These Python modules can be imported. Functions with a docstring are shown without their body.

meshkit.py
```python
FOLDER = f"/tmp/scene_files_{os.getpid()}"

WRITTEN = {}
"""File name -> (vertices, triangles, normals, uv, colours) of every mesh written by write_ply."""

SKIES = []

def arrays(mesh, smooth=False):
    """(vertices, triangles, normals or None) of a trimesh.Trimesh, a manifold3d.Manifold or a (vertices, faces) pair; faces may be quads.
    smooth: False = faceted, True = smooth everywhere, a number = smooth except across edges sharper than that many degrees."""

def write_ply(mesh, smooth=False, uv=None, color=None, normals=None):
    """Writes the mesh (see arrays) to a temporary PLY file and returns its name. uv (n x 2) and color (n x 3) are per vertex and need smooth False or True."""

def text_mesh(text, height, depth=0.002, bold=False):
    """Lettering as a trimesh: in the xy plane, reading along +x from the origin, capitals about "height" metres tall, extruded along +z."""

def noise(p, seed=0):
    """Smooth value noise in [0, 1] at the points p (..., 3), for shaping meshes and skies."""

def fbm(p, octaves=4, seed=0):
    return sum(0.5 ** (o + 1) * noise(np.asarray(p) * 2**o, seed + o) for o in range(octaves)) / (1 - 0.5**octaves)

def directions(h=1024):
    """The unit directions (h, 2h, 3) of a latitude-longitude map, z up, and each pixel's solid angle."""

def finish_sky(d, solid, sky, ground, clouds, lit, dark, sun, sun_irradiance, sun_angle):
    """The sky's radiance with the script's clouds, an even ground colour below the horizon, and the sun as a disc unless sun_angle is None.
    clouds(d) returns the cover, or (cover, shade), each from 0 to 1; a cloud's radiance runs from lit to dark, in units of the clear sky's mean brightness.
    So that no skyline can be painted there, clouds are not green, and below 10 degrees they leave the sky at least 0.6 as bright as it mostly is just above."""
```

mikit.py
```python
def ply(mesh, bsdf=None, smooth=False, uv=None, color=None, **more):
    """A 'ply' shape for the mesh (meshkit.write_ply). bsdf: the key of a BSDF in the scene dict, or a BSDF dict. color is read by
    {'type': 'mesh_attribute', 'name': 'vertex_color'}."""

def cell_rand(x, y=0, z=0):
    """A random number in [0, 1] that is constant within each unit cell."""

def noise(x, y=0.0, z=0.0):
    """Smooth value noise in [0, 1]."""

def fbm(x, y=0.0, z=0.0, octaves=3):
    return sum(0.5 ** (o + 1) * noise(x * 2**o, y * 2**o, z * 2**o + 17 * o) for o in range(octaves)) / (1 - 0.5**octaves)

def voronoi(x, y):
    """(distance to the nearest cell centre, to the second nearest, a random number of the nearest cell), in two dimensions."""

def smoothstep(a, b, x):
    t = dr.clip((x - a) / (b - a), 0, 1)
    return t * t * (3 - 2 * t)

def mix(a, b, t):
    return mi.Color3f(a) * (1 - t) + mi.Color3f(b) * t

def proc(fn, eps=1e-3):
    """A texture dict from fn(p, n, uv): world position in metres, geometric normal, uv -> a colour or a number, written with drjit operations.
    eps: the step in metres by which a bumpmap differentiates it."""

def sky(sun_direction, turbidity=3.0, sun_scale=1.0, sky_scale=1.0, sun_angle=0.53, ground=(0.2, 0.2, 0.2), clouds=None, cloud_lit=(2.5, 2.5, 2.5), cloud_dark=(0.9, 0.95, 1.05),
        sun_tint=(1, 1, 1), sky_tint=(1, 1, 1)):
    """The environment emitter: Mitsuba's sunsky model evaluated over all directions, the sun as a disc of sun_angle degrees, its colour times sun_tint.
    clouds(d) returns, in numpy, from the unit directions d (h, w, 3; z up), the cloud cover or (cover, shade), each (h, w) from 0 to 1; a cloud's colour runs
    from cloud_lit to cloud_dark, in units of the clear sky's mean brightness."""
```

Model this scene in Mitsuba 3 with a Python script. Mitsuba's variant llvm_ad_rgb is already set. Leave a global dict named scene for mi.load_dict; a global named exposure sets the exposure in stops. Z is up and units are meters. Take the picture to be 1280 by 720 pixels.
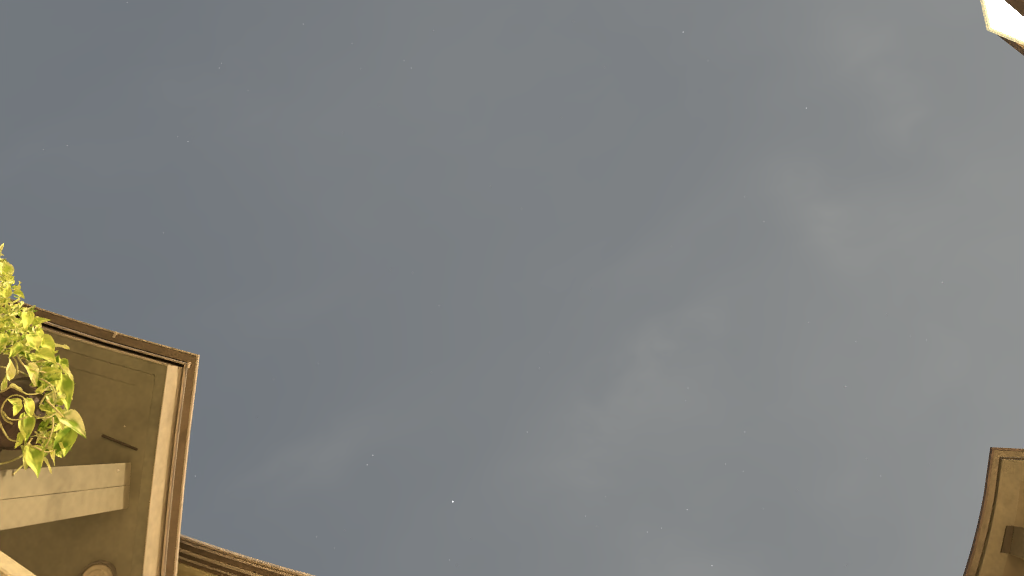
import math, random
import numpy as np, trimesh, drjit as dr, mitsuba as mi
import mikit, meshkit
from mikit import proc, ply, fbm, noise, smoothstep, mix
T = mi.ScalarTransform4f
rng = np.random.default_rng(7)
random.seed(7)
scene, labels = {}, {}

# ------------------------------------------------------------------ camera, sky, exposure
CAM_Z = 1.0                                     # the camera stands on a small tripod and looks almost straight up
TILT = math.atan(160 / 640)
F = np.array([0, -math.sin(TILT), math.cos(TILT)])
U = np.array([0, -math.cos(TILT), -math.sin(TILT)])
EYE = np.array([0, 0, CAM_Z])
scene['camera'] = {'type': 'perspective', 'fov': 90.0, 'fov_axis': 'x', 'near_clip': 0.02, 'far_clip': 8000.0,
                   'to_world': T().look_at(origin=EYE.tolist(), target=(EYE + F).tolist(), up=U.tolist())}
exposure = 0.0
LAMP = np.array([1.0, 0.77, 0.47]) * 1120.0


def cloud_cover(d):
    """Thin night cloud lit by the town: a slow rise in brightness towards +x, and wind-drawn wisps."""
    z = np.maximum(d[..., 2], 0.12)
    u, v = d[..., 0] / z, d[..., 1] / z
    a, b = 0.86 * u - 0.51 * v, 0.51 * u + 0.86 * v          # along and across the wind
    o = 0 * a
    warp = meshkit.fbm(np.stack([a * 2.2, b * 2.2, o + 4], -1), 4, 11)[..., None] - 0.5
    streak = meshkit.fbm(np.stack([a * 1.6 + 3.1, b * 4.0 + 8.2, o], -1) + 1.4 * warp, 5, 3)
    rag = meshkit.fbm(np.stack([a * 5 + 2.3, b * 11 + 6.1, o], -1) + 3.0 * warp, 6, 31)
    soft = meshkit.fbm(np.stack([u * 1.1 + 5, v * 1.1 + 1, o], -1), 3, 21)
    glow = np.clip((np.arctan(u) + 0.85) / 1.75, 0, 1) ** 1.15
    east = np.clip((u - 0.35) / 0.9, 0, 1)
    light = 0.27 + 0.26 * glow + 0.18 * east * east * (3 - 2 * east) + 0.05 * np.clip(v, -1, 1) * glow + 0.09 * (soft - 0.5)
    light = light + (0.05 + 0.20 * glow) * np.clip(streak - 0.47, -0.12, 0.5)
    light = light - 0.11 * np.clip(0.15 - u, 0, 0.9) * np.clip(v + 0.55, 0, 1.2)
    ragged = np.clip((rag - 0.34) * 3.6, 0, 1.7)
    for cu, cv, deg, la, lb, amp in ((.38, -.13, -47, .14, .05, .25), (.17, .01, -36, .17, .045, .20), (.62, -.37, 70, .14, .06, .15), (.74, -.40, 15, .16, .08, .12), (.82, -.76, 60, .18, .06, .13), (.90, -.60, 40, .20, .06, .08),
                                     (-.41, .10, -20, .22, .045, .15), (.16, -.31, 4, .22, .05, .055), (.20, .25, -25, .20, .09, .16), (.53, .29, 45, .10, .05, .16), (-.45, -.22, -5, .30, .04, .04), (.55, .08, -60, .25, .09, .06),
                                     (.85, .1, -75, .3, .09, .07), (1.4, .3, -30, .4, .12, .12), (-1.2, -.5, -10, .4, .08, .08), (-.7, -.75, 20, .3, .08, .06)):
        co, si = math.cos(math.radians(deg)), math.sin(math.radians(deg))
        da, db = co * (u - cu) + si * (v - cv), -si * (u - cu) + co * (v - cv)
        light = light + amp * np.exp(-((da + .2 * warp[..., 0]) / la) ** 2 - ((db + 0.24 * warp[..., 0]) / (1.25 * lb)) ** 2) * (0.2 + 0.8 * ragged) * 0.72
    return np.ones_like(a), 1 - np.clip(light, 0, 1)


scene['sky'] = mikit.sky((0.75, 0.2, 0.25), turbidity=3, sun_scale=0.0, sky_scale=1.72, clouds=cloud_cover,
                         cloud_lit=(3.12, 3.14, 2.98), cloud_dark=(.93, 1.13, 1.42))


def at(px, py, h):
    """The point of the level plane h metres above the camera that a 1280 x 720 view shows at px, py (z up from the ground)."""
    d = F + np.array([1.0, 0, 0]) * (px - 640) / 640 + U * (360 - py) / 640
    return d * h / d[2] + EYE


# ------------------------------------------------------------------ materials
def painted(c1, c2, scale, rough=0.6, stretch=(1, 1, 1), spec=0.3):
    def fn(p, n, uv):
        t = fbm(p.x * scale * stretch[0] + 11, p.y * scale * stretch[1] + 5, p.z * scale * stretch[2], 4)
        fine = fbm(p.x * scale * 9 + 3, p.y * scale * 9, p.z * scale * 9 + 7, 3)
        stain = smoothstep(.60, .78, fbm(p.x * scale * .8 + 31, p.y * scale * .8 + 9, p.z * scale * .8, 5))
        return mix(c1, c2, smoothstep(0.25, 0.75, t)) * (.86 + .28 * fine) * (1 - .22 * stain)
    return {'type': 'twosided', 'b': {'type': 'principled', 'base_color': proc(fn), 'roughness': rough, 'specular': spec}}


def bumped(m, scale, height, stretch=(1, 1, 1)):
    inner = m['b']
    fn = lambda p, n, uv: fbm(p.x * scale * stretch[0], p.y * scale * stretch[1], p.z * scale * stretch[2], 3)
    return {'type': 'twosided', 'b': {'type': 'bumpmap', 'arbitrary': proc(fn), 'scale': height, 'bsdf': inner}}


scene['m_soffit'] = bumped(painted((.204, .188, .124), (.238, .218, .146), 5, .7), 60, .0012)
scene['m_trim'] = bumped(painted((.212, .198, .133), (.24, .223, .151), 7, .6), 50, .0008)
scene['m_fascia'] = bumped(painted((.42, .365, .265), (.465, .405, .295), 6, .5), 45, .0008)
scene['m_post'] = bumped(painted((.275, .245, .165), (.33, .292, .198), 6, .55, (1, 1, .3)), 40, .001, (1, 1, .2))
scene['m_strip'] = painted((.42, .35, .27), (.5, .42, .33), 20, .4)
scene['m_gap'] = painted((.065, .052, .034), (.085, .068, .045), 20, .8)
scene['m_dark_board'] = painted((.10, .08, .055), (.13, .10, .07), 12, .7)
scene['m_roof_metal'] = painted((.175, .135, .093), (.215, .165, .118), 14, .45)
scene['m_lip'] = painted((.47, .40, .32), (.53, .455, .365), 30, .35)
scene['m_dark_lip'] = painted((.10, .075, .062), (.135, .102, .082), 18, .5)
scene['m_eave_soffit'] = painted((.48, .43, .22), (.54, .48, .26), 4, .7)
scene['m_far_trim'] = painted((.15, .135, .092), (.185, .165, .112), 8, .6)
scene['m_far_soffit'] = painted((.135, .115, .075), (.17, .145, .095), 6, .7)
scene['m_copper'] = painted((.145, .127, .09), (.18, .155, .112), 16, .45)
scene['m_cream'] = painted((.47, .41, .26), (.53, .46, .30), 9, .5)
scene['m_wall'] = painted((.42, .38, .30), (.5, .45, .36), 2, .8)
scene['m_roofing'] = painted((.05, .045, .04), (.08, .07, .06), 9, .9)
scene['m_deck'] = painted((.36, .31, .24), (.44, .38, .30), 1.5, .8)
scene['m_pot'] = bumped(painted((.085, .06, .048), (.12, .085, .068), 15, .5), 30, .0008)
scene['m_bronze_and_shadow'] = painted((.06, .05, .036), (.085, .07, .05), 20, .5)  # pot bracket metal, and the shadow plate by the right post
scene['m_stem'] = painted((.42, .42, .16), (.52, .46, .22), 40, .5)
scene['m_lens'] = painted((.42, .36, .24), (.50, .43, .29), 18, .35)
scene['m_lamp_frame'] = painted((.86, .83, .62), (.90, .87, .66), 20, .5)
scene['m_screw'] = {'type': 'principled', 'base_color': {'type': 'rgb', 'value': [.6, .55, .45]}, 'roughness': .35, 'metallic': .6}
scene['m_leaf'] = {'type': 'principledthin', 'base_color': {'type': 'mesh_attribute', 'name': 'vertex_color'}, 'roughness': .42,
                   'diff_trans': .4, 'spec_trans': 0.0}


# ------------------------------------------------------------------ helpers
def numbered(name):
    if name not in scene and name not in labels and not any(k.startswith(name + '__') for k in scene):
        return name
    k = 1
    while True:
        c = f'{name}_{k:03d}'
        if c not in scene and c not in labels and not any(q.startswith(c + '__') for q in scene):
            return c
        k += 1


def thing(name, label, category, group=None, kind=None):
    key = numbered(name)
    labels[key] = {'label': label, 'category': category}
    if group: labels[key]['group'] = group
    if kind: labels[key]['kind'] = kind
    return key


def part(parent, name, mesh, bsdf, smooth=False, label=None, **kw):
    key = numbered(f'{parent}__{name}')
    scene[key] = ply(mesh, bsdf, smooth, **kw)
    if label: labels[key] = {'label': label}
    return key


def quad_path(pts, n=14):
    """A gently bowed edge through three or more measured points (x, y in metres): quadratic least squares along the chord, ends extended straight."""
    return np.asarray(pts, float)


def bow(a, b, sag, n=10):
    """Points from a to b along a parabola that leaves the chord by sag metres on its left."""
    a, b = np.asarray(a, float)[:2], np.asarray(b, float)[:2]
    t = np.linspace(0, 1, n)[:, None]
    d = b - a
    nrm = np.array([-d[1], d[0]]) / np.linalg.norm(d)
    return a + d * t + nrm * (4 * sag * t * (1 - t))


def offsets(path, side):
    """Mitre vectors: path + mitre * s is the edge moved s metres outwards."""
    p = np.asarray(path, float)
    seg = np.diff(p, axis=0)
    seg /= np.linalg.norm(seg, axis=1, keepdims=True)
    nr = np.stack([-seg[:, 1], seg[:, 0]], 1) * side
    m = np.empty_like(p)
    m[0], m[-1] = nr[0], nr[-1]
    for i in range(1, len(p) - 1):
        v = nr[i - 1] + nr[i]
        m[i] = v / (1 + nr[i - 1] @ nr[i])
    return m


def sweep(path, side, section, first=0, last=None):
    """A closed (s, z) section drawn along the path with mitred corners; s counts outwards."""
    p = np.asarray(path, float)
    m = offsets(p, side)[first:last]
    p = p[first:last]
    sec = np.asarray(section, float)
    k, n = len(sec), len(p)
    v = np.array([[*(p[i] + m[i] * s), z] for i in range(n) for s, z in sec])
    f = []
    for i in range(n - 1):
        for j in range(k):
            a, b = i * k + j, i * k + (j + 1) % k
            f += [[a, b, b + k], [a, b + k, a + k]]
    for j in range(1, k - 1):
        f += [[0, j, j + 1], [(n - 1) * k, (n - 1) * k + j + 1, (n - 1) * k + j]]
    mesh = trimesh.Trimesh(v, f, process=False)
    mesh.fix_normals()
    return mesh


def rect(s0, s1, z0, z1, c=0.0015):
    """A small chamfered rectangle as section."""
    c = min(c, (s1 - s0) / 4, (z1 - z0) / 4)
    return [(s0 + c, z0), (s1 - c, z0), (s1, z0 + c), (s1, z1 - c), (s1 - c, z1), (s0 + c, z1), (s0, z1 - c), (s0, z0 + c)]


def plate(poly, z0, z1):
    from shapely.geometry import Polygon
    m = trimesh.creation.extrude_polygon(Polygon(np.asarray(poly)[:, :2]).buffer(0), z1 - z0, engine='earcut')
    m.apply_translation([0, 0, z0])
    return m


def box_between(a, b, width, height, up=(0, 0, 1)):
    """A bar from a to b, chamfered, width across and height along up."""
    a, b = np.asarray(a, float), np.asarray(b, float)
    d = b - a
    L = np.linalg.norm(d); d = d / L
    s = np.cross(up, d); s /= np.linalg.norm(s)
    w = np.cross(d, s)
    sec = np.array(rect(-width / 2, width / 2, -height / 2, height / 2, .004))
    v = np.array([p + s * x + w * y for p in (a, b) for x, y in sec])
    k = len(sec)
    f = []
    for j in range(k):
        q, r = j, (j + 1) % k
        f += [[q, r, r + k], [q, r + k, q + k]]
    for j in range(1, k - 1):
        f += [[0, j + 1, j], [k, k + j, k + j + 1]]
    m = trimesh.Trimesh(v, f, process=False)
    m.fix_normals()
    return m


def tube(points, radii, sides=8, steps=10):
    """A smooth tapered tube through the points (Catmull-Rom)."""
    P = np.asarray(points, float)
    Q = np.vstack([2 * P[0] - P[1], P, 2 * P[-1] - P[-2]])
    out = []
    for i in range(1, len(Q) - 2):
        for t in np.linspace(0, 1, steps, endpoint=False):
            out.append(.5 * (2 * Q[i] + (Q[i + 1] - Q[i - 1]) * t + (2 * Q[i - 1] - 5 * Q[i] + 4 * Q[i + 1] - Q[i + 2]) * t * t
                             + (3 * Q[i] - Q[i - 1] - 3 * Q[i + 1] + Q[i + 2]) * t ** 3))
    out.append(P[-1])
    p = np.array(out)
    r = np.interp(np.linspace(0, 1, len(p)), np.linspace(0, 1, len(np.atleast_1d(radii))), np.atleast_1d(radii))
    t = np.gradient(p, axis=0); t /= np.linalg.norm(t, axis=1, keepdims=True)
    ref = np.array([0.31, 0.2, 0.93])
    a = np.cross(t, ref); a /= np.linalg.norm(a, axis=1, keepdims=True)
    b = np.cross(t, a)
    ang = np.arange(sides) * 2 * np.pi / sides
    v = (p[:, None] + r[:, None, None] * (np.cos(ang)[None, :, None] * a[:, None] + np.sin(ang)[None, :, None] * b[:, None])).reshape(-1, 3)
    f = []
    for i in range(len(p) - 1):
        for j in range(sides):
            q, w = i * sides + j, i * sides + (j + 1) % sides
            f += [[q, w, w + sides], [q, w + sides, q + sides]]
    return trimesh.Trimesh(v, f, process=False)


def lathe(profile, sections=48):
    return trimesh.creation.revolve(np.asarray(profile, float), sections=sections)


Z = CAM_Z
# ------------------------------------------------------------------ ground
g = thing('ground', 'pale tan patio paving under the night sky', 'ground', kind='structure')
scene[g] = ply((np.array([[-60, -60, 0], [60, -60, 0], [60, 60, 0], [-60, 60, 0.0]]), np.array([[0, 1, 2], [0, 2, 3]])), 'm_deck')

# ------------------------------------------------------------------ patio roof on the left
H = 2.105                                        # its metal edge above the camera
corner = at(248.5, 443.5, H)[:2]
top_in = at(29, 378, H)[:2]
low = at(219.5, 722, H)[:2]
dB = (top_in - corner) / np.linalg.norm(top_in - corner)
top_path = np.vstack([corner + dB * 2.6, bow(top_in, corner, .007, 8)])
side_path = bow(corner, low, .006, 12)
dA = (side_path[-1] - side_path[-2]); dA /= np.linalg.norm(dA)
L_path = np.vstack([top_path, side_path[1:], side_path[-1] + dA * 1.2])
near_ = np.linalg.norm(L_path - corner, axis=1)
L_path = L_path[(near_ < 1e-6) | (near_ > .26)]
SIDE = -1                                        # outwards is to the right of the walking direction here
m_test = offsets(L_path, SIDE)
if m_test[3][1] > 0: SIDE = 1
N_TOP = int(np.argmin(np.linalg.norm(L_path - corner, axis=1))) + 1

cov = thing('patio_roof', 'brown edged patio roof corner with a dark olive ceiling, above the hanging plant', 'roof')
part(cov, 'edge_lip', sweep(L_path, SIDE, rect(-.0066, 0, Z + 2.102, Z + 2.112, .0001)), 'm_lip', label='thin pale lip along the metal roof edge')
part(cov, 'drip_edge', sweep(L_path, SIDE, rect(-.040, -.0068, Z + 2.105, Z + 2.112)), 'm_roof_metal', label='brown metal drip edge')
part(cov, 'flashing_strip', sweep(L_path, SIDE, rect(-.053, -.0455, Z + 2.100, Z + 2.140)), 'm_strip', label='thin pale strip inside the dark grooves')
part(cov, 'groove_back', sweep(L_path, SIDE, rect(-.064, -.0405, Z + 2.141, Z + 2.149)), 'm_gap', label='dark groove behind the strip')
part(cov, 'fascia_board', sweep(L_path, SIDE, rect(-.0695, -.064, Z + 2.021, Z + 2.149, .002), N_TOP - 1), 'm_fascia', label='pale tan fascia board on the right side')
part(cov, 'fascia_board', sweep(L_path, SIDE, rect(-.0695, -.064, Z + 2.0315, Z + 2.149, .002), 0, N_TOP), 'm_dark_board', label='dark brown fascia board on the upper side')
part(cov, 'fascia_bead', sweep(L_path, SIDE, rect(-.0695, -.062, Z + 2.026, Z + 2.0312, .0002), 0, N_TOP), 'm_fascia', label='thin pale bead under the dark board')
part(cov, 'trim_board', sweep(L_path, SIDE, rect(-.115, -.0700, Z + 2.0295, Z + 2.047, .001)), 'm_trim', label='olive border board of the ceiling, along its edge')
part(cov, 'trim_board', sweep(L_path, SIDE, rect(-.172, -.1154, Z + 2.0312, Z + 2.048, .001)), 'm_soffit', label='second border board of the ceiling')
mo = offsets(L_path, SIDE)
inner = L_path + mo * -.072
far = np.array([inner[0], *inner[1:-1], inner[-1], [inner[0][0] + .15, inner[-1][1]]])
part(cov, 'ceiling_panel', plate(far, Z + 2.0338, Z + 2.06), 'm_soffit', label='dark olive ceiling panel')
deck = np.vstack([L_path + mo * -.066, [[inner[0][0] + .1, inner[-1][1]]]])
part(cov, 'roof_covering', plate(deck, Z + 2.1505, Z + 2.20), 'm_roofing')
# seam in the drip edge and the small hook at the corner
sj = at(144, 418.5, H - .004)
part(cov, 'edge_joint', box_between(sj + [0.004, -.012, 0], sj + [-.005, .012, 0], .012, .008), 'm_lip', label='small raised joint in the metal edge')
hk = at(236, 456.5, H - .008)
part(cov, 'corner_clip', box_between(hk + [0.0015, -.012, 0], hk + [-.0015, .012, 0], .011, .016), 'm_strip', label='small pale clip at the roof corner')
# short dark strip standing in for a seam and its shadow; screws of the ceiling
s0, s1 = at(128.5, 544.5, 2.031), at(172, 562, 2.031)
part(cov, 'ceiling_seam_shadow', box_between(s0, s1, .008, .012), 'm_gap', label='short dark strip standing in for a seam and shadow line by the post')
for q in ((156, 533),):
    c = trimesh.creation.icosphere(2, .004); c.apply_scale([1, 1, .5]); c.apply_translation(at(*q, 2.035 if q[1] > 500 else 2.025))
    part(cov, 'screw', c, 'm_screw', True)

# the post: two boards side by side
c1, c2, c3 = (at(165, 578, 2.035)[:2], at(161.5, 635, 2.035)[:2], at(135, 570, 2.035)[:2])
ex = (c2 - c1); wid = np.linalg.norm(ex); ex /= wid
ey = np.array([-ex[1], ex[0]]);
if ey @ (c3 - c1) < 0: ey = -ey
dep = .098
post = f'{cov}__post'
labels[post] = {'label': 'tan painted post of two boards under the roof corner'}
for k, (a, b) in enumerate(((0, wid / 2 - .0004), (wid / 2 + .0004, wid))):
    pr = .0 if k == 0 else .0006
    quad = [c1 + ex * a + ey * pr, c1 + ex * b + ey * pr, c1 + ex * b + ey * dep, c1 + ex * a + ey * dep]
    from shapely.geometry import Polygon
    P = Polygon(quad).buffer(-.002).buffer(.002, quad_segs=2)
    m = trimesh.creation.extrude_polygon(P, Z + 2.0336, engine='earcut')
    m.vertices[:, 1] += (m.vertices[:, 2] - Z - 2.0336) * .045      # the post leans a little
    key = numbered(f'{post}__board'); scene[key] = ply(m, 'm_post')
for px, py, hh in ((159, 585, 1.985),):
    c = trimesh.creation.icosphere(2, .004)
    c.apply_translation([*(c1 + ex * .022 - ey * .0005), Z + hh - .02])
    scene[f'{post}__screw'] = ply(c, 'm_screw', True)

# ------------------------------------------------------------------ round ceiling light, unlit
rl = thing('ceiling_light', 'round unlit ceiling light with beige lens and dark rim on the olive ceiling', 'ceiling light')
C = at(122, 727.5, 2.0325)
R = .071
ring = lathe([[R * .86, 0], [R * .90, -.012], [R * .97, -.014], [R, -.008], [R, 0.004], [R * .86, 0.004], [R * .86, 0]], 56)
lens = lathe([[1e-5, -.006], [R * .2, -.007], [R * .30, -.009], [R * .36, -.006], [R * .42, -.0055], [R * .55, -.008], [R * .62, -.0045], [R * .8, -.007], [R * .855, -.003], [R * .855, .003], [1e-5, .003]], 56)
for m in (ring, lens): m.apply_translation(C)
part(rl, 'rim', ring, 'm_copper', 40)
part(rl, 'lens', lens, 'm_lens', 40)

# ------------------------------------------------------------------ cream beam at the lower left corner
bm = thing('wooden_beam', 'bright cream painted beam crossing the bottom left corner below the ceiling', 'beam')
A, B = at(0, 697, 1.42), at(33, 720, 1.42)
dd = (B - A) / np.linalg.norm(B - A)
nn = np.array([-dd[1], dd[0], 0]);
if nn[1] < 0: nn = -nn
mid = (A + B) / 2
a_, b_ = mid - dd * 1.3, mid + dd * 2.0
part(bm, 'upper_board', box_between(a_ + nn * .014, b_ + nn * .014, .026, .05), 'm_cream')
part(bm, 'lower_board', box_between(a_ + nn * .085 - [0, 0, .0], b_ + nn * .085, .10, .085), 'm_cream')
part(bm, 'bead', box_between(a_ + nn * .031, b_ + nn * .031, .007, .035), 'm_copper')

# ------------------------------------------------------------------ house eave along the bottom
HE = 2.5
hp = [at(222, 667.5, HE)[:2], at(390, 719.7, HE)[:2]]
curve = bow(hp[0], hp[1], .006, 8)
d0 = (curve[0] - curve[1]) / np.linalg.norm(curve[0] - curve[1]); d1 = (curve[-1] - curve[-2]) / np.linalg.norm(curve[-1] - curve[-2])
E_path = np.vstack([curve[0] + d0 * 2.4, curve[0] + d0 * .5, curve, curve[-1] + d1 * 1.0, curve[-1] + d1 * 3.5])
ES = 1 if offsets(E_path, 1)[4][1] < 0 else -1
he = thing('house_eave', 'long olive house eave with two bright metal lips along the bottom of the view', 'roof')
z = Z + HE
part(he, 'edge_lip', sweep(E_path, ES, rect(-.0080, 0, z - .010, z + .012, .0001)), 'm_lip', label='bright outer metal lip')
part(he, 'edge_web', sweep(E_path, ES, rect(-.0145, -.0082, z - .002, z + .012, .0001)), 'm_fascia')
part(he, 'inner_lip', sweep(E_path, ES, rect(-.0225, -.0147, z - .012, z + .012, .0001)), 'm_lip', label='bright inner metal lip')
part(he, 'drip_edge', sweep(E_path, ES, rect(-.050, -.0227, z + .002, z + .012)), 'm_roof_metal', label='brown underside of the metal edge')
part(he, 'flashing_strip', sweep(E_path, ES, rect(-.063, -.0502, z - .004, z + .05)), 'm_fascia')
part(he, 'groove_back', sweep(E_path, ES, rect(-.108, -.0632, z + .012, z + .020)), 'm_roof_metal', label='dark groove behind the strip')
part(he, 'bead', sweep(E_path, ES, rect(-.090, -.083, z + .002, z + .0118)), 'm_fascia')
part(he, 'soffit_trim', sweep(E_path, ES, rect(-.130, -.1085, z - .002, z + .05)), 'm_eave_soffit')
em = offsets(E_path, ES)
part(he, 'soffit_panel', plate(np.vstack([E_path + em * -.1303, (E_path + em * -1.6)[::-1]]), z + .006, z + .03), 'm_eave_soffit', label='olive soffit panel')
part(he, 'roof_covering', plate(np.vstack([E_path + em * -.064, (E_path + em * -1.6)[::-1]]), z + .0505, z + .09), 'm_roofing')
hw = thing('house_wall', 'tan house wall under the long eave, out of view below', 'wall')
scene[hw] = ply(plate(np.vstack([E_path + em * -.75, (E_path + em * -.95)[::-1]]), 0, z + .0055), 'm_wall')

# ------------------------------------------------------------------ eave at the right edge
HR = 2.6
rc = at(1240, 559, HR)[:2]
rt = at(1280, 561, HR)[:2]
r2, r3, r4 = at(1231, 622, HR)[:2], at(1220, 672, HR)[:2], at(1206, 720, HR)[:2]
dr_ = (rt - rc) / np.linalg.norm(rt - rc)
dl_ = (r4 - r3) / np.linalg.norm(r4 - r3)
tt = np.linspace(0, 1, 12)
rcurve = bow(rc, r4, -.016, 12)
dl_ = (rcurve[-1] - rcurve[-2]) / np.linalg.norm(rcurve[-1] - rcurve[-2])
R_path = np.vstack([rc + dr_ * 2.5, rc + dr_ * .6, rcurve, rcurve[-1] + dl_ * .8])
near_ = np.linalg.norm(R_path - rc, axis=1)
R_path = R_path[(near_ < 1e-6) | (near_ > .2)]
RS = 1 if offsets(R_path, 1)[5][0] < 0 else -1
re_ = thing('neighbour_eave', 'brown roof corner with a tan soffit at the right edge of the view', 'roof')
z = Z + HR
part(re_, 'edge_lip', sweep(R_path, RS, rect(-.011, 0, z - .002, z + .010, .0001)), 'm_dark_lip', label='dark brown outer lip')
part(re_, 'drip_edge', sweep(R_path, RS, rect(-.043, -.0112, z + .002, z + .010)), 'm_copper', label='brown metal edge')
part(re_, 'groove_back', sweep(R_path, RS, rect(-.053, -.0435, z + .0105, z + .018)), 'm_gap', label='thin dark groove')
part(re_, 'trim_board', sweep(R_path, RS, rect(-.150, -.0535, z - .002, z + .02, .002)), 'm_far_trim', label='tan border board')
rm = offsets(R_path, RS)
part(re_, 'soffit_panel', plate(np.vstack([R_path + rm * -.1505, [[5.5, (R_path + rm * -.15)[-1][1]]]]), z + .006, z + .03), 'm_far_soffit', label='brown soffit panel')
part(re_, 'roof_covering', plate(np.vstack([R_path + rm * -.09, [[5.5, R_path[-1][1]]]]), z + .0505, z + .09), 'm_roofing')
# its post; a dark plate at the head stands in for its shadow
q1, q2 = at(1266.5, 657, HR)[:2], at(1261, 692, HR)[:2]
px_ = (q2 - q1) / np.linalg.norm(q2 - q1); py_ = np.array([-px_[1], px_[0]])
if py_[0] < 0: py_ = -py_
wq = np.linalg.norm(q2 - q1)
rp = f'{re_}__post'
scene[rp] = ply(plate([q1, q2, q2 + py_ * .12, q1 + py_ * .12], 0, z + .0055), 'm_far_trim')
labels[rp] = {'label': 'tan post under the second roof'}
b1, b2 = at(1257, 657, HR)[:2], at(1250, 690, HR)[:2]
part(re_, 'post_head_shadow', plate([b1, b2, q2 - py_ * .002 - px_ * .0, q1 - py_ * .002], z - .008, z + .0055), 'm_bronze_and_shadow', label='dark plate standing in for the post shadow on the soffit')
nw = thing('neighbour_wall', 'tan wall under the second roof, out of view at the right', 'wall')
scene[nw] = ply(plate([[4.2, .1], [4.4, .1], [4.4, 3.2], [4.2, 3.2]], 0, z + .0055), 'm_wall')

# ------------------------------------------------------------------ lantern at the upper right
HL = 3.2
ln = thing('lamp', 'glowing white lamp panel with a thin cream rim in the top right corner', 'lamp')
K, KP, KQ = at(1236, 36, HL), at(1228, 0, HL), at(1280, 54.3, HL)
e1 = (KP - K) / np.linalg.norm(KP - K); e2 = (KQ - K) / np.linalg.norm(KQ - K)
S = .5
bis = (e1 + e2); bis /= np.linalg.norm(bis)
V = [K[:2], (K + e2 * S)[:2]]
cen = K[:2] + bis[:2] * S * 1.05
hexa = np.array([K[:2], (K + e2 * S)[:2], (cen * 2 - (K + e1 * S)[:2]), cen * 2 - K[:2], (cen * 2 - (K + e2 * S)[:2]), (K + e1 * S)[:2]])


def ring_prism(poly, outer, inner_, z0, z1):
    from shapely.geometry import Polygon
    P = Polygon(poly)
    m = trimesh.creation.extrude_polygon(P.buffer(outer, join_style=2).difference(P.buffer(inner_, join_style=2)), z1 - z0, engine='earcut')
    m.apply_translation([0, 0, z0]); return m


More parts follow.
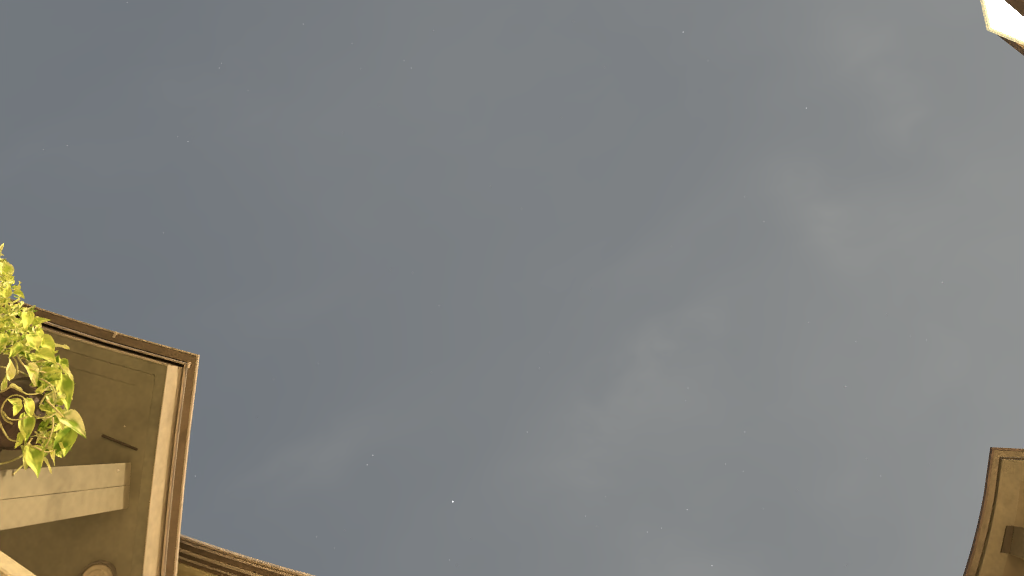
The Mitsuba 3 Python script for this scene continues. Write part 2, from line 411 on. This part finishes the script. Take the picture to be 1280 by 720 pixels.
def frustum(poly, c, k, z0, z1):
    """poly at z1, shrunk to k about c at z0; closed."""
    n = len(poly); lo = c + (poly - c) * k
    v = np.vstack([np.c_[lo, np.full(n, z0)], np.c_[poly, np.full(n, z1)], [[*c, z0]], [[*c, z1]]])
    f = []
    for i in range(n):
        j = (i + 1) % n
        f += [[i, j, n + j], [i, n + j, n + i], [2 * n, j, i], [2 * n + 1, n + i, n + j]]
    m = trimesh.Trimesh(v, f, process=False); m.fix_normals()
    if m.volume < 0: m.invert()
    return m


zl = Z + HL
part(ln, 'rim', ring_prism(hexa, 0, -.0165, zl - .002, zl + .016), 'm_lamp_frame', label='thin cream rim with a faint glow put in')
scene[f'{ln}__rim']['emitter'] = {'type': 'area', 'radiance': {'type': 'rgb', 'value': [.42, .39, .22]}, 'sampling_weight': .05}  # faint glow given to the rim so that it shows pale
from shapely.geometry import Polygon as _P
gl = np.array(_P(hexa).buffer(-.017, join_style=2).exterior.coords)[:-1]
if np.cross(gl[1] - gl[0], gl[2] - gl[1]) * np.cross(hexa[1] - hexa[0], hexa[2] - hexa[1]) < 0: gl = gl[::-1]
part(ln, 'light_stop', plate(np.array(_P(hexa).buffer(-.0166, join_style=2).exterior.coords)[:-1], zl + .009, zl + .0142), 'm_roof_metal')  # unseen plate added to keep the glass from shining upwards
key = part(ln, 'glass', frustum(gl, cen, .97, zl + .001, zl + .008), 'm_lamp_frame', label='glowing frosted glass')
scene[key]['emitter'] = {'type': 'area', 'radiance': {'type': 'rgb', 'value': LAMP.tolist()}, 'sampling_weight': 90.0}
capd = at(1280, 70, HL + .05) - at(1238.5, 37.5, HL + .05); capd /= np.linalg.norm(capd)
k0 = at(1238.5, 37.5, HL + .05)[:2]
cap_poly = np.array([k0, k0 + capd[:2] * .30, cen + (hexa[2] - cen) * 1.05, cen + (hexa[3] - cen) * .95, cen + (hexa[4] - cen) * .8, cen + (hexa[5] - cen) * .8])
part(ln, 'cap', plate(cap_poly, zl + .0145, zl + .05), 'm_roof_metal', label='dark brown cap')
a0, a1 = at(1266, 0, HL - 1.3), at(1280, 12, HL - 1.3)
ad = (a1 - a0) / np.linalg.norm(a1 - a0); an = np.array([-ad[1], ad[0], 0])
if an[1] > 0: an = -an
pe = np.array([4.6, -3.6])
part(ln, 'pole', plate([[pe[0] - .05, pe[1] - .05], [pe[0] + .05, pe[1] - .05], [pe[0] + .05, pe[1] + .05], [pe[0] - .05, pe[1] + .05]], 0, zl + .1), 'm_roof_metal')
part(ln, 'strut', tube([[*pe, zl + .08], [*((pe + cen) / 2), zl + .14], [*cen, zl + .05]], [.02]), 'm_roof_metal', True)
bar = thing('brace_bar', 'dark brown bar crossing in front of the lamp at the top right corner', 'bar')
scene[bar] = ply(box_between(a0 - ad * .45 + an * .06, a1 + ad * 3.0 + an * .06, .12, .05), 'm_roof_metal')

# ------------------------------------------------------------------ flower pot and its bracket
pc = at(-8, 516, 1.46)
pot = thing('flower_pot', 'round dark brown flower pot seen from below, behind trailing vines', 'flower pot')
rb, rtop, hp_ = .084, .100, .105
shell = lathe([[1e-5, 0], [rb * .55, 0], [rb * .58, .006], [rb * .8, .006], [rb * .84, 0], [rb, .004], [rtop * .97, hp_ - .03], [rtop * 1.04, hp_ - .028], [rtop * 1.05, hp_], [rtop * .96, hp_],
               [rtop * .9, hp_ - .03], [1e-5, hp_ - .03]], 64)
shell.apply_translation(pc)
scene[pot] = ply(shell, 'm_pot', 35)
br = thing('pot_bracket', 'dark ring bracket holding the flower pot beside the post', 'bracket')
ringm = trimesh.creation.torus(.094, .006, 40, 8); ringm.apply_translation(pc + [0, 0, .068])
part(br, 'ring', ringm, 'm_bronze_and_shadow', True)
pm = np.array([*(c1 + ey * .05 - ex * .0), pc[2] + .068])
part(br, 'arm', tube([pc + [-.02, .093, .068], (pc + [-.02, .093, .068] + pm) / 2 + [0, 0, -.01], pm], [.006]), 'm_bronze_and_shadow', True)

# ------------------------------------------------------------------ the plant
pl = thing('pothos_plant', 'yellow green trailing vine plant with heart shaped variegated leaves, at the left edge', 'plant')


def leaf_mesh(seed, fold, curl, wave, cream, green, amount, slim=1.0):
    """A heart shaped leaf 1 long: base at the origin, tip along +x, upper side +z."""
    nx, ny = 13, 9
    r = np.random.default_rng(seed)
    V_, Cc = [], []
    for i in range(nx):
        t = i / (nx - 1)
        w = .34 * slim * (math.sin(math.pi * min(1, t ** .62)) ** .85 if 0 < t < 1 else 0) * (1 - .25 * t) + .004
        for j in range(ny):
            s = -1 + 2 * j / (ny - 1)
            x = t - .13 * (1 - t) ** 3 * abs(s) ** 1.2 * (1 if t < .5 else 0)
            zc = fold * abs(s) ** 1.3 * w * 1.6 - curl * t * t + wave * math.sin(7 * t + seed) * s * abs(s) * .12
            V_.append([x, s * w, zc])
            nz = meshkit.fbm(np.array([[x * 3.2 + seed, s * 1.6, seed * 1.7]]), 3, seed)[0]
            k = np.clip((nz - .5) * 5 + amount + .8 * (abs(s) ** 3) + (.35 if abs(s) < .1 else 0) * .5, 0, 1)
            Cc.append(np.array(green) * (1 - k) + np.array(cream) * k * (.9 + .2 * r.random()))
    f = []
    for i in range(nx - 1):
        for j in range(ny - 1):
            a = i * ny + j
            f += [[a, a + ny, a + ny + 1], [a, a + ny + 1, a + 1]]
    return trimesh.Trimesh(np.array(V_), f, process=False), np.array(Cc)


YEL, CRM = (.80, .85, .25), (.88, .88, .46)
GRN, DGR, LIM = (.26, .40, .06), (.15, .27, .035), (.50, .64, .12)
LEAVES, MASS = [], []
for sd, fold, curl, wave, cream, green, amt, slim in ((1, .35, .10, .5, YEL, LIM, .55, 1.0), (2, .55, .25, .8, CRM, LIM, .40, .8), (3, .25, -.1, .5, YEL, GRN, .45, 1.05), (4, .7, .3, 1.0, CRM, YEL, .5, .65),
                                                     (5, .3, .2, .6, YEL, GRN, .15, 1.0), (6, .45, .3, .8, LIM, DGR, .25, .9), (7, .35, .15, .5, CRM, GRN, .30, .85), (8, .5, .1, .7, CRM, YEL, .8, .6)):
    m, c = leaf_mesh(sd, fold, curl, wave, cream, green, amt, slim)
    MASS.append((m, c))
    LEAVES.append(ply(m, 'm_leaf', True, color=np.clip(c, 0, 1)))


def add_leaf(base, tip, normal, size, kind, width=1.0, petiole=None):
    x = np.asarray(tip, float) - base
    x = x / np.linalg.norm(x)
    n = np.asarray(normal, float) - x * (np.asarray(normal, float) @ x)
    n = n / np.linalg.norm(n)
    y = np.cross(n, x)
    M = np.eye(4)
    M[:3, 0], M[:3, 1], M[:3, 2], M[:3, 3] = x * size, y * size * width, n * size, base
    key = numbered(f'{pl}__leaf')
    scene[key] = {**LEAVES[kind], 'to_world': T(M)}


def in_poly(poly):
    from shapely.geometry import Polygon, Point
    P = Polygon(poly); a, b, c, d = P.bounds
    while True:
        q = (rng.uniform(a, c), rng.uniform(b, d))
        if P.contains(Point(q)): return q


top_mass = [(-75, 300), (2, 312), (12, 345), (24, 372), (46, 402), (48, 422), (68, 448), (60, 462), (28, 446), (-75, 440)]
ring_mass = [(48, 448), (78, 452), (86, 485), (80, 512), (84, 540), (72, 566), (52, 556), (48, 500)]
left_mass = [(-170, 380), (-75, 380), (-60, 440), (-70, 560), (-110, 600), (-170, 560)]
tops = at(40, 400, 1.6)


def scatter(poly, count, kinds, smin, smax, hmin, hmax, flow):
    for _ in range(count):
        q = in_poly(poly)
        h = rng.uniform(hmin, hmax)
        b = at(*q, h)
        ang = math.radians(rng.normal(*flow))
        dirn = np.array([math.cos(ang), math.sin(ang), -abs(rng.normal(.25, .35))])
        toward = (EYE - b) / np.linalg.norm(EYE - b)
        n = toward * .8 + np.array([.5, -.45, .1]) + rng.normal(0, .45, 3)
        add_leaf(b, b + dirn, n, rng.uniform(smin, smax), int(rng.choice(kinds)), rng.uniform(.6, 1.1))


scatter(top_mass, 168, [0, 0, 1, 2, 3, 6, 7], .020, .036, 1.44, 1.58, (-20, 75))
scatter(ring_mass, 70, [4, 4, 5, 6, 2, 1], .028, .044, 1.45, 1.58, (50, 60))
scatter(left_mass, 20, [0, 2, 4, 6], .045, .065, 1.42, 1.62, (150, 60))
# single leaves of the outline: (base px, tip px, height, kind, width)
for bx, by, tx, ty, h, kd, w in ((-4, 322, 4, 304, 1.55, 7, .9), (5, 347, 2, 316, 1.53, 1, .9), (8, 346, 13, 334, 1.56, 0, .9), (8, 347, 18, 348, 1.54, 0, 1), (18, 366, 30, 371, 1.52, 0, .9), (16, 358, 20, 355, 1.5, 2, .9),
                                 (42, 405, 60, 399, 1.50, 0, 1), (34, 392, 32, 412, 1.47, 0, 1), (45, 398, 52, 410, 1.5, 7, .7), (64, 434, 86, 433, 1.5, 7, .9), (62, 437, 64, 424, 1.52, 3, .8), (50, 425, 68, 440, 1.48, 0, 1.1),
                                 (80, 462, 92, 474, 1.5, 7, .8), (76, 450, 84, 468, 1.52, 4, .8), (78, 472, 86, 512, 1.5, 4, .7), (82, 520, 107, 543, 1.44, 6, 1.0), (88, 537, 66, 572, 1.46, 5, 1.1), (84, 536, 82, 570, 1.47, 4, 1.0),
                                 (70, 518, 80, 535, 1.43, 7, .7), (38, 560, 49, 594, 1.42, 4, .85), (30, 558, 35, 584, 1.43, 1, .9), (26, 552, 22, 558, 1.42, 0, 1), (26, 542, 20, 560, 1.41, 0, .9), (31, 520, 34, 553, 1.42, 4, .8), (34, 500, 38, 524, 1.42, 2, .7),
                                 (12, 473, 13, 447, 1.41, 7, 1.0), (36, 458, 46, 478, 1.41, 1, 1.0), (4, 486, 8, 468, 1.41, 1, .7), (14, 483, 28, 487, 1.41, 7, .8), (48, 490, 56, 478, 1.43, 2, .8), (22, 506, 18, 520, 1.40, 0, 1.1), (16, 500, 26, 510, 1.40, 2, 1),
                                 (55, 575, 65, 590, 1.46, 7, .5), (60, 560, 70, 577, 1.45, 3, .5), (40, 420, 46, 440, 1.44, 2, 1), (24, 430, 12, 448, 1.44, 4, 1), (4, 420, -4, 440, 1.43, 4, 1), (56, 466, 74, 462, 1.46, 0, 1), (50, 442, 70, 452, 1.45, 0, 1)):
    b, t_ = at(bx, by, h), at(tx, ty, h - .012)
    to = EYE - b
    add_leaf(b, t_, to / np.linalg.norm(to) * .9 + np.array([.45, -.4, 0]) + rng.normal(0, .18, 3), np.linalg.norm(t_ - b), kd, w * .85)

# the small leaves deeper in the clump, as one mass
parts_ = []
for poly, count in ((top_mass, 700), (ring_mass, 260), (left_mass, 80)):
    for _ in range(count):
        q = in_poly(poly)
        b = at(*q, rng.uniform(1.50, 1.66))
        m, c = MASS[int(rng.integers(len(MASS)))]
        x = rng.normal(0, 1, 3) + [.2, .2, -.4]; x /= np.linalg.norm(x)
        n = (EYE - b) / np.linalg.norm(EYE - b) * .7 + np.array([.4, -.3, 0]) + rng.normal(0, .5, 3)
        n = n - x * (n @ x); n /= np.linalg.norm(n)
        M = np.eye(4); sz = rng.uniform(.018, .032)
        M[:3, 0], M[:3, 1], M[:3, 2], M[:3, 3] = x * sz, np.cross(n, x) * sz, n * sz, b
        mm = m.copy(); mm.apply_transform(M); parts_.append((np.array(mm.vertices), np.array(mm.faces), c))
off = np.cumsum([0] + [len(p[0]) for p in parts_])
key = part(pl, 'foliage', (np.vstack([p[0] for p in parts_]), np.vstack([p[1] + o for p, o in zip(parts_, off)])), 'm_leaf', True, color=np.clip(np.vstack([p[2] for p in parts_]), 0, 1))
labels[key] = {'kind': 'stuff', 'label': 'small leaves deep inside the clump'}

# runners and petioles
VINES = ([(20, 440, 1.5), (26, 452, 1.42), (34, 460, 1.41), (44, 463, 1.41), (58, 466, 1.44)], [(-10, 492, 1.42), (4, 489, 1.405), (14, 484, 1.40), (28, 490, 1.40), (36, 493, 1.41), (50, 491, 1.43), (62, 482, 1.47)],
         [(16, 530, 1.40), (6, 524, 1.395), (2, 512, 1.395), (8, 500, 1.395), (18, 494, 1.40), (30, 498, 1.40), (31, 512, 1.41)], [(4, 515, 1.395), (12, 524, 1.39), (26, 524, 1.40), (34, 520, 1.41)],
         [(-2, 524, 1.395), (4, 538, 1.39), (12, 549, 1.39), (24, 552, 1.40)], [(32, 498, 1.42), (40, 514, 1.42), (46, 521, 1.42), (60, 522, 1.43), (74, 514, 1.46)], [(58, 500, 1.43), (70, 512, 1.43), (80, 522, 1.43)],
         [(66, 522, 1.44), (66, 534, 1.43), (62, 548, 1.43), (57, 560, 1.44)], [(36, 556, 1.42), (46, 560, 1.42), (58, 565, 1.43), (70, 562, 1.45)], [(46, 452, 1.44), (60, 450, 1.44), (74, 456, 1.46), (80, 466, 1.48)],
         [(40, 548, 1.42), (34, 556, 1.41), (30, 560, 1.42)], [(44, 540, 1.44), (52, 546, 1.43), (64, 549, 1.44)], [(45, 472, 1.44), (56, 476, 1.43), (66, 484, 1.44), (70, 498, 1.46)], [(22, 468, 1.42), (20, 452, 1.45), (10, 440, 1.5)],
         [(50, 505, 1.44), (58, 494, 1.44), (72, 490, 1.46)])
for vn in VINES:
    part(pl, 'stem', tube([at(*q) for q in vn], [.0026, .0021, .0016], 7, 8), 'm_stem', True)
# main stems from the soil over the rim
for k in range(10):
    a = math.radians(-110 + 22 * k)
    o = np.array([math.cos(a), math.sin(a), 0])
    part(pl, 'stem', tube([pc + o * .05 + [0, 0, .075], pc + o * .100 + [0, 0, .13], pc + o * .13 + [0, 0, .09], pc + o * (.14 + .02 * (k % 3)) + [0, 0, .02 + .02 * (k % 4)]], [.004, .0025], 7, 8), 'm_stem', True)

# ------------------------------------------------------------------ stars
STARS = [(274, 85, 2), (277, 79, 1), (379, 30, 2), (542, 38, 1), (440, 54, 1), (451, 86, 1), (514, 85, 2), (505, 76, 1), (310, 113, 1), (474, 132, 1), (428, 166, 2), (235, 177, 2), (222, 171, 1), (84, 182, 2), (54, 187, 1), (159, 3, 1),
         (613, 233, 1), (204, 291, 1), (488, 337, 1), (516, 341, 1), (652, 261, 1), (717, 27, 1), (854, 40, 3), (756, 84, 1), (885, 76, 1), (1008, 135, 3), (702, 147, 1), (955, 277, 2), (839, 308, 1), (1178, 353, 3), (931, 246, 1),
         (738, 362, 2), (1108, 393, 2), (1011, 403, 2), (1070, 427, 2), (1158, 425, 2), (1138, 420, 1), (1057, 483, 3), (687, 441, 1), (674, 460, 1), (860, 485, 2), (857, 501, 1), (931, 540, 2), (907, 580, 2), (929, 589, 2), (1083, 573, 1),
         (1101, 595, 2), (1163, 579, 1), (659, 540, 2), (859, 637, 3), (732, 645, 2), (746, 658, 2), (809, 665, 2), (827, 660, 2), (890, 707, 3), (1058, 707, 2), (954, 636, 1), (757, 621, 1), (997, 613, 1), (549, 382, 2), (539, 466, 2),
         (398, 454, 2), (466, 569, 3), (459, 581, 3), (396, 671, 2), (431, 663, 1), (418, 685, 1), (588, 673, 1), (562, 700, 2), (572, 707, 2), (244, 595, 2), (322, 522, 1), (342, 474, 1)]


def star(px, py, radius, power, label, group=None):
    key = thing('star', label, 'star', group)
    d = F + np.array([1.0, 0, 0]) * (px - 640) / 640 + U * (360 - py) / 640
    m = trimesh.creation.icosphere(1, radius); m.apply_translation(d * 3000 + EYE)
    scene[key] = ply(m, None)
    scene[key]['bsdf'] = {'type': 'diffuse', 'reflectance': {'type': 'rgb', 'value': [.5, .5, .5]}}
    scene[key]['emitter'] = {'type': 'area', 'radiance': {'type': 'rgb', 'value': [power, power, power * 1.02]}, 'sampling_weight': 1e-7}


star(566, 627, 4.2, 1.6, 'brightest star, a clear white point low in the middle of the sky')
BRIGHT = {(854, 40): 'distinct star nearest the top edge, right of the middle', (1008, 135): 'distinct star in the upper right, down and left of the lamp',
          (1178, 353): 'distinct star halfway up near the right edge', (1057, 483): 'distinct star up and left of the right hand roof corner',
          (859, 637): 'distinct star low, right of the middle, left of the right hand roof', (890, 707): 'distinct star at the bottom edge, right of the middle',
          (466, 569): 'upper star of a close pair left of the brightest star', (459, 581): 'lower star of a close pair left of the brightest star'}
for px, py, b in STARS:
    if b == 3:
        star(px, py, 3.0, .62, BRIGHT[px, py], 'distinct stars of the night sky')
    else:
        star(px, py, 2.3, (.33 if b == 1 else .48) * rng.uniform(.85, 1.15), 'faint pinpoint star in the grey night sky', 'faint stars of the night sky')
